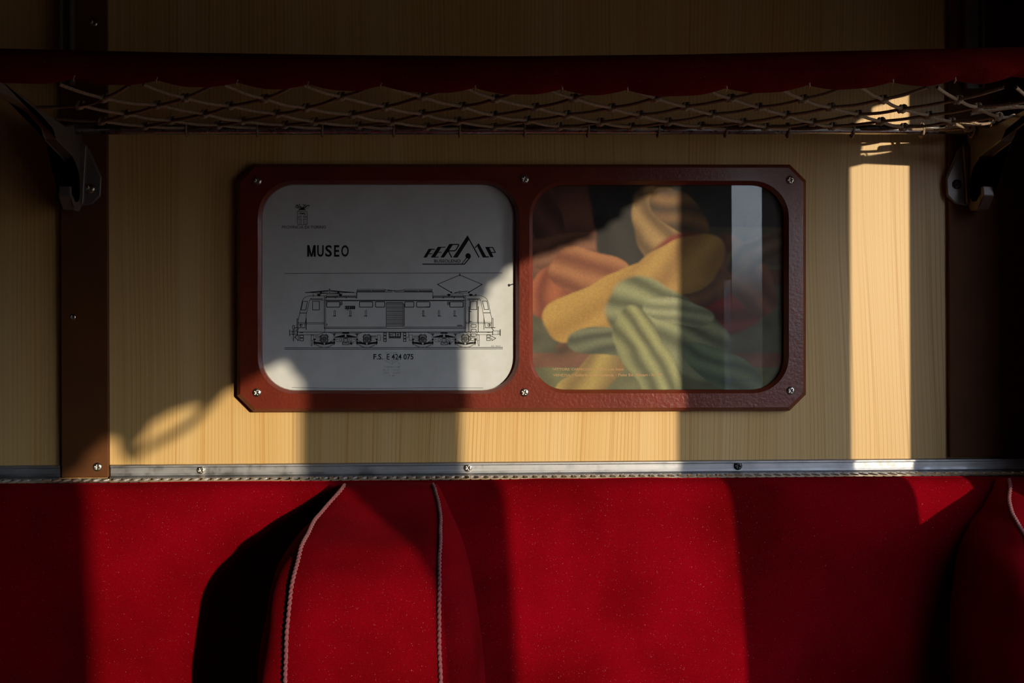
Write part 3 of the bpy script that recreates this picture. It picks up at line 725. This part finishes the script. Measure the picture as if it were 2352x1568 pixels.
# right half
k.f = B
k.line([(30, 312), (490, 312), (490, 385)], 5); k.rect(146, 279, 480, 308, 4.5); k.line([(155, 297), (305, 297)], 9); k.line([(320, 297), (470, 297)], 9); k.line([(146, 286), (95, 294), (28, 298), (-50, 286)], 6); k.disc(28, 296, 7, 8)
k.line([(495, 358), (1045, 356), (1090, 362), (1125, 380), (1148, 405), (1165, 450), (1185, 560), (1205, 640)], 4.5); k.line([(495, 374), (870, 374)], 7); k.line([(495, 366), (870, 366)], 3)
for u in (495, 618, 748, 866): k.line([(u, 372), (u, 386)], 7)
k.line([(550, 218), (816, 106), (1082, 218)], 6); k.line([(550, 222), (712, 318)], 8); k.line([(1082, 222), (920, 318)], 8); k.line([(816, 85), (816, 118)], 7); k.disc(816, 106, 8, 8); k.disc(550, 220, 8, 8); k.disc(1082, 220, 8, 8)
k.circ(816, 310, 10, 5); k.line([(755, 320), (805, 312)], 7); k.line([(828, 310), (905, 302)], 7); k.disc(712, 316, 12, 8); k.disc(925, 316, 12, 8); k.line([(715, 325), (915, 325)], 3.5)
for u in (685, 948):
    k.line([(u-20, 340), (u+20, 340)], 8); k.line([(u-14, 350), (u+14, 350)], 8); k.line([(u, 335), (u, 360)], 7)
k.rect(722, 337, 858, 366, 3.5); k.rect(1005, 338, 1015, 358, 3.5, 3)
k.line([(870, 362), (870, 740)], 4.5); k.line([(886, 362), (884, 745)], 5.5); k.line([(880, 745), (880, 797)], 5)
for a, b in ((152, 262), (294, 454), (696, 856)): k.rect(a, 430, b, 494, 7.5, 10)
k.rect(668, 430, 688, 465, 6, 6); k.line([(668, 447), (688, 447)], 6)
for u in (375, 564, 753): k.rect(u-8, 535, u+8, 598, 4.5, 6); k.line([(u-10, 603), (u+26, 603)], 6)
k.line([(785, 720), (845, 720)], 6); k.text('5028L3', 787, 706, 845, 716, .01)
k.line([(910, 397), (1046, 397)], 9); k.line([(888, 411), (1068, 409)], 3.5); k.line([(934, 405), (934, 682)], 5); k.line([(1030, 405), (1030, 682)], 5); k.line([(945, 425), (1020, 425), (1020, 523), (945, 523)], 6, True); k.fill(936, 543, 956, 551); k.fill(936, 662, 960, 671)
k.line([(926, 488), (926, 795)], 7); k.line([(1040, 488), (1038, 795)], 7); k.line([(886, 678), (1205, 678)], 4.5); k.line([(886, 692), (1205, 692)], 4.5)
k.line([(1045, 383), (1062, 400), (1075, 440), (1128, 740)], 4); k.line([(1090, 421), (1144, 421), (1164, 523), (1112, 523)], 6, True); k.line([(1105, 563), (1184, 563)], 7)
k.line([(1203, 640), (1203, 750)], 5); k.rect(1205, 630, 1220, 742, 4.5, 6); k.line([(1125, 742), (1243, 742)], 7); k.line([(1108, 628), (1108, 763)], 6); k.rect(1157, 696, 1184, 726, 5, 8); k.fill(1172, 698, 1180, 724)
k.line([(1205, 750), (1222, 775)], 7); k.line([(1304, 766), (1304, 838)], 9); k.rect(1278, 783, 1298, 822, 4); k.line([(1278, 780), (1215, 783), (1215, 826), (1278, 824)], 4.5); k.line([(1213, 783), (1213, 828)], 8); k.line([(885, 800), (940, 826), (1213, 826)], 4); k.fill(1145, 794, 1180, 803)
for v in (705, 762, 815, 866): k.rect(952, v, 1014, v+34, 5.5, 12)
k.line([(944, 795), (944, 895)], 4); k.line([(1024, 795), (1024, 895)], 4); k.rect(1142, 832, 1183, 858, 6); k.rect(1142, 868, 1183, 898, 6); k.line([(1190, 840), (1250, 870), (1205, 898), (1200, 870)], 6); k.line([(1050, 830), (1052, 962), (1040, 960), (1030, 895)], 4); k.rect(1024, 830, 1052, 895, 3.5)
# between the bogies
for u in (1308,):
    k.f = A
    for v in (805, 842, 880): k.rect(u, v, u+30, v+30, 6)
k.f = B
for v in (805, 842, 880): k.rect(136, v, 166, v+30, 6)
k.line([(-38, 800), (-38, 868), (100, 868), (105, 800)], 5); k.rect(-30, 806, 36, 850, 5); k.rect(40, 806, 98, 850, 5); k.line([(-30, 858), (98, 858)], 8); k.line([(-22, 828), (0, 828)], 8); k.line([(55, 828), (80, 828)], 8); k.line([(10, 808), (10, 848)], 4); k.line([(68, 808), (68, 848)], 4)
k.rect(205, 830, 245, 895, 3.5); k.line([(166, 860), (195, 860), (200, 800)], 3.5); k.f = A; k.rect(1232, 830, 1268, 895, 3.5)
def bogie(cx):
    off = cx-792.4; k.f = lambda u, v: (650+u/11.2+off, 750+v/11.2)
    for c, s_ in ((1043, 1), (2143, -1)):
        c0 = c
        k.rect(c0-85, 215, c0+85, 395, 16, 20); k.circ(c0, 313, 48, 16); k.circ(c0, 313, 22, 14); k.circ(c0, 313, 72, 6)
        for dy in (262, 338): k.line([(c0-105, dy), (c0-85, dy)], 14); k.line([(c0+85, dy), (c0+108, dy)], 14)
        for dx_ in (-45, 45): k.line([(c0+dx_, 190), (c0+dx_, 215)], 14)
        for dx_, dy in ((-60, 240), (60, 240), (-60, 385), (60, 385)): k.disc(c0+dx_, dy, 10, 8)
        k.circ(c0, 200, 340, 10, 42, 138); k.circ(c0, 235, 230, 9, 48, 132); k.circ(c0, 200, 320, 5, 45, 135)
        k.poly([(c0-260, 405), (c0-260, 432), (c0-90, 455), (c0-20, 470), (c0-20, 410)]); k.poly([(c0+260, 405), (c0+260, 432), (c0+90, 455), (c0+20, 470), (c0+20, 410)])
        k.line([(c0-230, 395), (c0-90, 410)], 12); k.line([(c0+230, 395), (c0+90, 410)], 12)
        for e_ in (-255, 255):
            k.disc(c0+e_, 330, 26, 12); k.fill(c0+e_-22, 375, c0+e_+22, 440); k.line([(c0+e_, 350), (c0+e_, 470)], 10); k.disc(c0+e_, 465, 11, 8)
        k.line([(c0+255*s_*.9, 345), (c0+150*s_, 400)], 9); k.line([(c0+255*s_, 330), (c0+140*s_, 395)], 6)
        k.line([(c0-s_*245, 235), (c0-s_*100, 235)], 7); k.line([(c0-s_*245, 260), (c0-s_*120, 260)], 7); k.line([(c0-s_*235, 292), (c0-s_*120, 292)], 7); k.rect(min(c0-s_*118, c0-s_*95), 240, max(c0-s_*118, c0-s_*95), 375, 8); k.line([(c0-s_*235, 310), (c0-s_*180, 360), (c0-s_*110, 350)], 7)
    for c, s_ in ((1300, 1), (1890, -1)):
        k.rect(c-35, 172, c+30, 195, 9); k.fill(c-18, 195, c+14, 230); k.line([(c-14, 230), (c-14, 300)], 7); k.line([(c+12, 230), (c+12, 300)], 7)
    k.poly([(1312, 262), (1570, 195), (1570, 280), (1312, 280)]); k.poly([(1878, 262), (1618, 195), (1618, 280), (1878, 280)])
    k.line([(1180, 150), (1230, 178), (1960, 178), (2010, 150)], 9); k.fill(1505, 150, 1685, 172)
    k.line([(1310, 282), (1325, 345), (1375, 388), (1540, 388)], 7); k.line([(1880, 282), (1865, 345), (1820, 388), (1650, 388)], 7)
    k.circ(1467, 335, 34, 9); k.circ(1722, 335, 34, 9); k.rect(1345, 310, 1390, 330, 6); k.rect(1800, 310, 1845, 330, 6)
    k.rect(1540, 300, 1650, 400, 14, 10); k.rect(1572, 290, 1618, 410, 8); k.rect(1510, 400, 1685, 465, 12, 14); k.line([(1515, 432), (1680, 432)], 9); k.disc(1595, 285, 18, 10)
    k.disc(1735, 425, 30, 12); k.line([(1690, 440), (1735, 462), (1770, 450), (1800, 395)], 8)
bogie(792.4); bogie(1019.9)
k.build('locomotive_drawing', INK, poster, 'fine black side view of an electric locomotive with raised pantograph')

# ---- right picture: generic stand-in of soft coloured cloths on a ledge
def art_colour(u, v):
    n1 = noise.noise(Vector((u*3.1, v*3.1, 0))); n2 = noise.noise(Vector((u*3.1, v*3.1, 7)))
    n3 = noise.noise(Vector((u*9, v*9, 4))); n4 = noise.noise(Vector((u*9, v*9, 11)))
    U, V = u+.05*n1+.014*n3, v+.05*n2+.014*n4
    def sm(a, b, x): t = min(1, max(0, (x-a)/(b-a))); return t*t*(3-2*t)
    c = np.array((.030, .026, .018))
    def mix(col, f): nonlocal c; c = c*(1-f) + np.array(col)*f
    mix((.115, .095, .052), sm(.20, .215, v)*sm(.0, .02, 1)); mix((.20, .165, .085), sm(.385, .395, v)); mix((.16, .065, .032), sm(.41, .415, v)); mix((.135, .125, .07), sm(.485, .49, v))
    mix((.26, .105, .055), sm(.815, .82, v)); mix((.20, .19, .085), sm(.885, .89, v))
    c *= .8+.35*noise.noise(Vector((u*14, v*14, 2)))
    def cloth(cx, cy, ang, a, b, col, dark, freq, pw=2.2, soft=.10):
        ca, sa = math.cos(ang), math.sin(ang); x, y = U-cx, (V-cy)*.82
        p, q = (x*ca+y*sa)/a, (-x*sa+y*ca)/b
        r = (abs(p)**pw+abs(q)**pw)**(1/pw); f = 1-sm(1-soft, 1, r)
        if f <= 0: return
        fold = .5+.5*math.sin(freq*q+2.2*math.sin(1.7*p)+4*n1); s = (.25+.75*fold)*(1-.35*max(0, q))
        mix(np.array(dark)*(1-s)+np.array(col)*s, f)
    cloth(.10, .14, .25, .24, .24, (.27, .095, .055), (.085, .028, .018), 7)
    cloth(.04, .10, 1.2, .22, .09, (.20, .07, .045), (.06, .022, .015), 5)
    cloth(.20, .30, -.1, .24, .07, (.30, .12, .06), (.12, .04, .02), 6)
    cloth(.36, .08, 1.5, .30, .12, (.035, .028, .022), (.012, .01, .008), 4)
    cloth(.50, .22, 1.25, .20, .12, (.55, .33, .12), (.07, .03, .012), 7, 2.6)
    cloth(.58, .14, .5, .16, .08, (.28, .14, .05), (.03, .016, .008), 6)
    cloth(.68, .50, .15, .27, .22, (.27, .030, .016), (.05, .009, .006), 11)
    cloth(.84, .44, 1.0, .19, .10, (.25, .10, .05), (.06, .018, .01), 7)
    cloth(.90, .33, -.5, .14, .06, (.20, .12, .06), (.04, .02, .01), 6)
    cloth(.12, .50, -.9, .16, .10, (.46, .13, .05), (.16, .025, .012), 8)
    cloth(.24, .42, .5, .15, .10, (.50, .20, .08), (.17, .03, .015), 7)
    cloth(.45, .63, -.42, .40, .075, (.22, .10, .04), (.04, .018, .012), 5)
    cloth(.28, .58, -.42, .26, .11, (.62, .36, .085), (.42, .21, .045), 4, 2.8, .06)
    cloth(.55, .42, -.46, .26, .10, (.58, .33, .085), (.30, .14, .035), 4, 2.4, .08)
    cloth(.24, .94, -.62, .36, .065, (.52, .36, .10), (.20, .11, .04), 4)
    cloth(.34, .78, .1, .20, .07, (.22, .22, .12), (.04, .045, .03), 6)
    cloth(.54, .70, .60, .30, .15, (.38, .38, .19), (.045, .05, .026), 9)
    cloth(.46, .84, 1.15, .22, .10, (.42, .40, .17), (.05, .055, .03), 9)
    cloth(.58, .62, .2, .14, .06, (.44, .43, .23), (.16, .17, .09), 6)
    cloth(.76, .90, .45, .17, .07, (.22, .27, .13), (.05, .07, .045), 7)
    return c*(.93+.10*noise.noise(Vector((u*90, v*80, 3))))
gx, gy = 190, 154; ax0, ay0, ax1, ay1 = 1221, 421, 1806, 898
vv, ff, cc = [], [], []
for j in range(gy+1):
    for i in range(gx+1):
        vv.append(P(lerp(ax0, ax1, i/gx), lerp(ay0, ay1, j/gy), DP)); cc.append(art_colour(i/gx, j/gy))
for j in range(gy):
    for i in range(gx): a = j*(gx+1)+i; ff.append((a, a+gx+1, a+gx+2, a+1))
ART = mat('painted_print', rough=.6); atn = N(ART, 'ShaderNodeVertexColor'); atn.layer_name = 'print'
base(ART, mixc(ART, .35, atn.outputs[0], ramp(ART, noise_tex(ART, coords(ART), 1300, 2), [(.3, (.6, .6, .6)), (.7, (1.3, 1.3, 1.3))]), 'MULTIPLY'))
nb0 = len(vv)
ring_idx = [j*(gx+1) for j in range(gy+1)] 
art = from_data('painting_print', vv, ff, ART, pf)
art['label'] = 'printed painting of gold, red and pale green draped cloths'
ca_ = art.data.color_attributes.new('print', 'FLOAT_COLOR', 'POINT')
for i, c in enumerate(cc): ca_.data[i].color = (max(0, c[0]), max(0, c[1]), max(0, c[2]), 1)
bm = bmesh.new(); bm.from_mesh(art.data); r_ = bmesh.ops.extrude_face_region(bm, geom=bm.faces[:]); bmesh.ops.translate(bm, vec=(0, .0005, 0), verts=[g for g in r_['geom'] if isinstance(g, bmesh.types.BMVert)]); bmesh.ops.recalc_face_normals(bm, faces=bm.faces); bm.to_mesh(art.data); bm.free()
k = Ink()
for body, a, b, y0, y1 in (('VITTORE', 1271, 1310, 845.5, 851), ('CARPACCIO', 1314, 1362, 845.5, 851), ('-', 1366, 1369, 848, 849), ('Putto con liuto', 1373, 1435, 845, 851),
                           ('VENEZIA', 1272, 1312, 859, 864.5), ('-', 1316, 1319, 861.5, 862.5), ("Galleria dell'Accademia", 1322, 1412, 858, 864.5), ('-', 1416, 1419, 861.5, 862.5), ('Foto Ed. Alinari', 1423, 1490, 858, 864.5), ('-', 1493, 1496, 861.5, 862.5), ('N. 797', 1500, 1524, 858.5, 864.5)):
    k.text(body, a, y0, b, y1, .022)
k.build('caption', OCHRE, art, 'small ochre caption in two lines')
k = Ink(); k.text('FERROVIE DELLO STATO', 1662, 870, 1753, 877, .01)
k.build('small_caption', GREY_INK, art, 'small dark caption')

# ------------------------------------------------------------------ curtains at the windows (they shape the sun patches)
CURT = velvet('curtain_velvet', (.16, .02, .012), (.22, .03, .018), .1)
def win_pt(px, py, X):                           # where the sun ray that lands at this spot of the wall crosses the plane x = X
    p = at(px, py, 0); yy = -(X-p.x)/T; return yy, p.z - yy*(-SUN.z)
def curtain(name, outline, label, X=XR-.013, extra=(0, 0), ztop=.36):
    pts = sorted(win_pt(a, b, X) for a, b in outline); ys = [p[0] for p in pts]; zs = [p[1] for p in pts]
    y0, y1 = ys[0]-extra[0], ys[-1]+extra[1]; n = int((y1-y0)/.004); bm = bmesh.new(); cols_ = []
    for i in range(n+1):
        yy = lerp(y0, y1, i/n); zb = interp(yy, ys, zs); col = []
        for j in range(15):
            t = j/14; z = lerp(ztop, zb, t)
            xx = X + .003*math.sin(yy*2*PI/.028 + .8*math.sin(t*3)) + .002*math.sin(yy*31)
            col.append(bm.verts.new((xx, yy, z)))
        cols_.append(col)
    for a, b in zip(cols_, cols_[1:]):
        for j in range(14): bm.faces.new((a[j], b[j], b[j+1], a[j+1]))
    o = from_bm(name, bm, CURT, None, True); so_ = o.modifiers.new('thick', 'SOLIDIFY'); so_.thickness = .0015
    r_ = MB(); r_.tube([Vector((X, y0-.01, ztop+.002)), Vector((X, y1+.01, ztop+.002))], .005); rd_ = r_.build('curtain_rod', STEEL, o)
    return tag(o, label, 'curtain', 'window curtains')
curtain('window_curtain', [(1040, 830), (1062, 775), (1075, 735), (1100, 690), (1140, 645), (1180, 612), (1260, 583), (1330, 555), (1400, 518), (1450, 475), (1520, 438), (1570, 425)],
        'dark red pleated curtain drawn aside on the second window', extra=(.02, .03))
c3 = curtain('window_curtain', [(130, 1125), (190, 1060), (225, 1010), (255, 1008), (280, 1045), (300, 1075), (316, 1030), (335, 985), (377, 958), (419, 939), (451, 932), (480, 924), (510, 905), (541, 886), (600, 850), (650, 832), (672, 842), (690, 880)],
        'dark red pleated curtain off the third window, unseen, shaped to cut the sun', X=.40, extra=(.02, .03), ztop=.40)  # unseen, hung clear of the wall and outlined to cut the sun patch
mb = MB(); mb.tube(catmull([Vector((.40, *win_pt(a, b, .40))) for a, b in ((500, 905), (470, 940), (435, 973), (388, 1002), (345, 1024), (300, 1052))], 6), .0040)
o = mb.build('shadow_strap', CURT, c3)  # unseen strap added to cast the thin dark streak on the wall
curtain('window_curtain', [(1935, 330), (1962, 296), (1990, 270), (2010, 252), (2030, 240), (2055, 228), (2078, 220), (2110, 214), (2140, 210)], 'dark red pleated valance added on the first window to trim the sun', extra=(.02, .02), ztop=.372)  # unseen valance, added and outlined to trim the top of the sun stripe
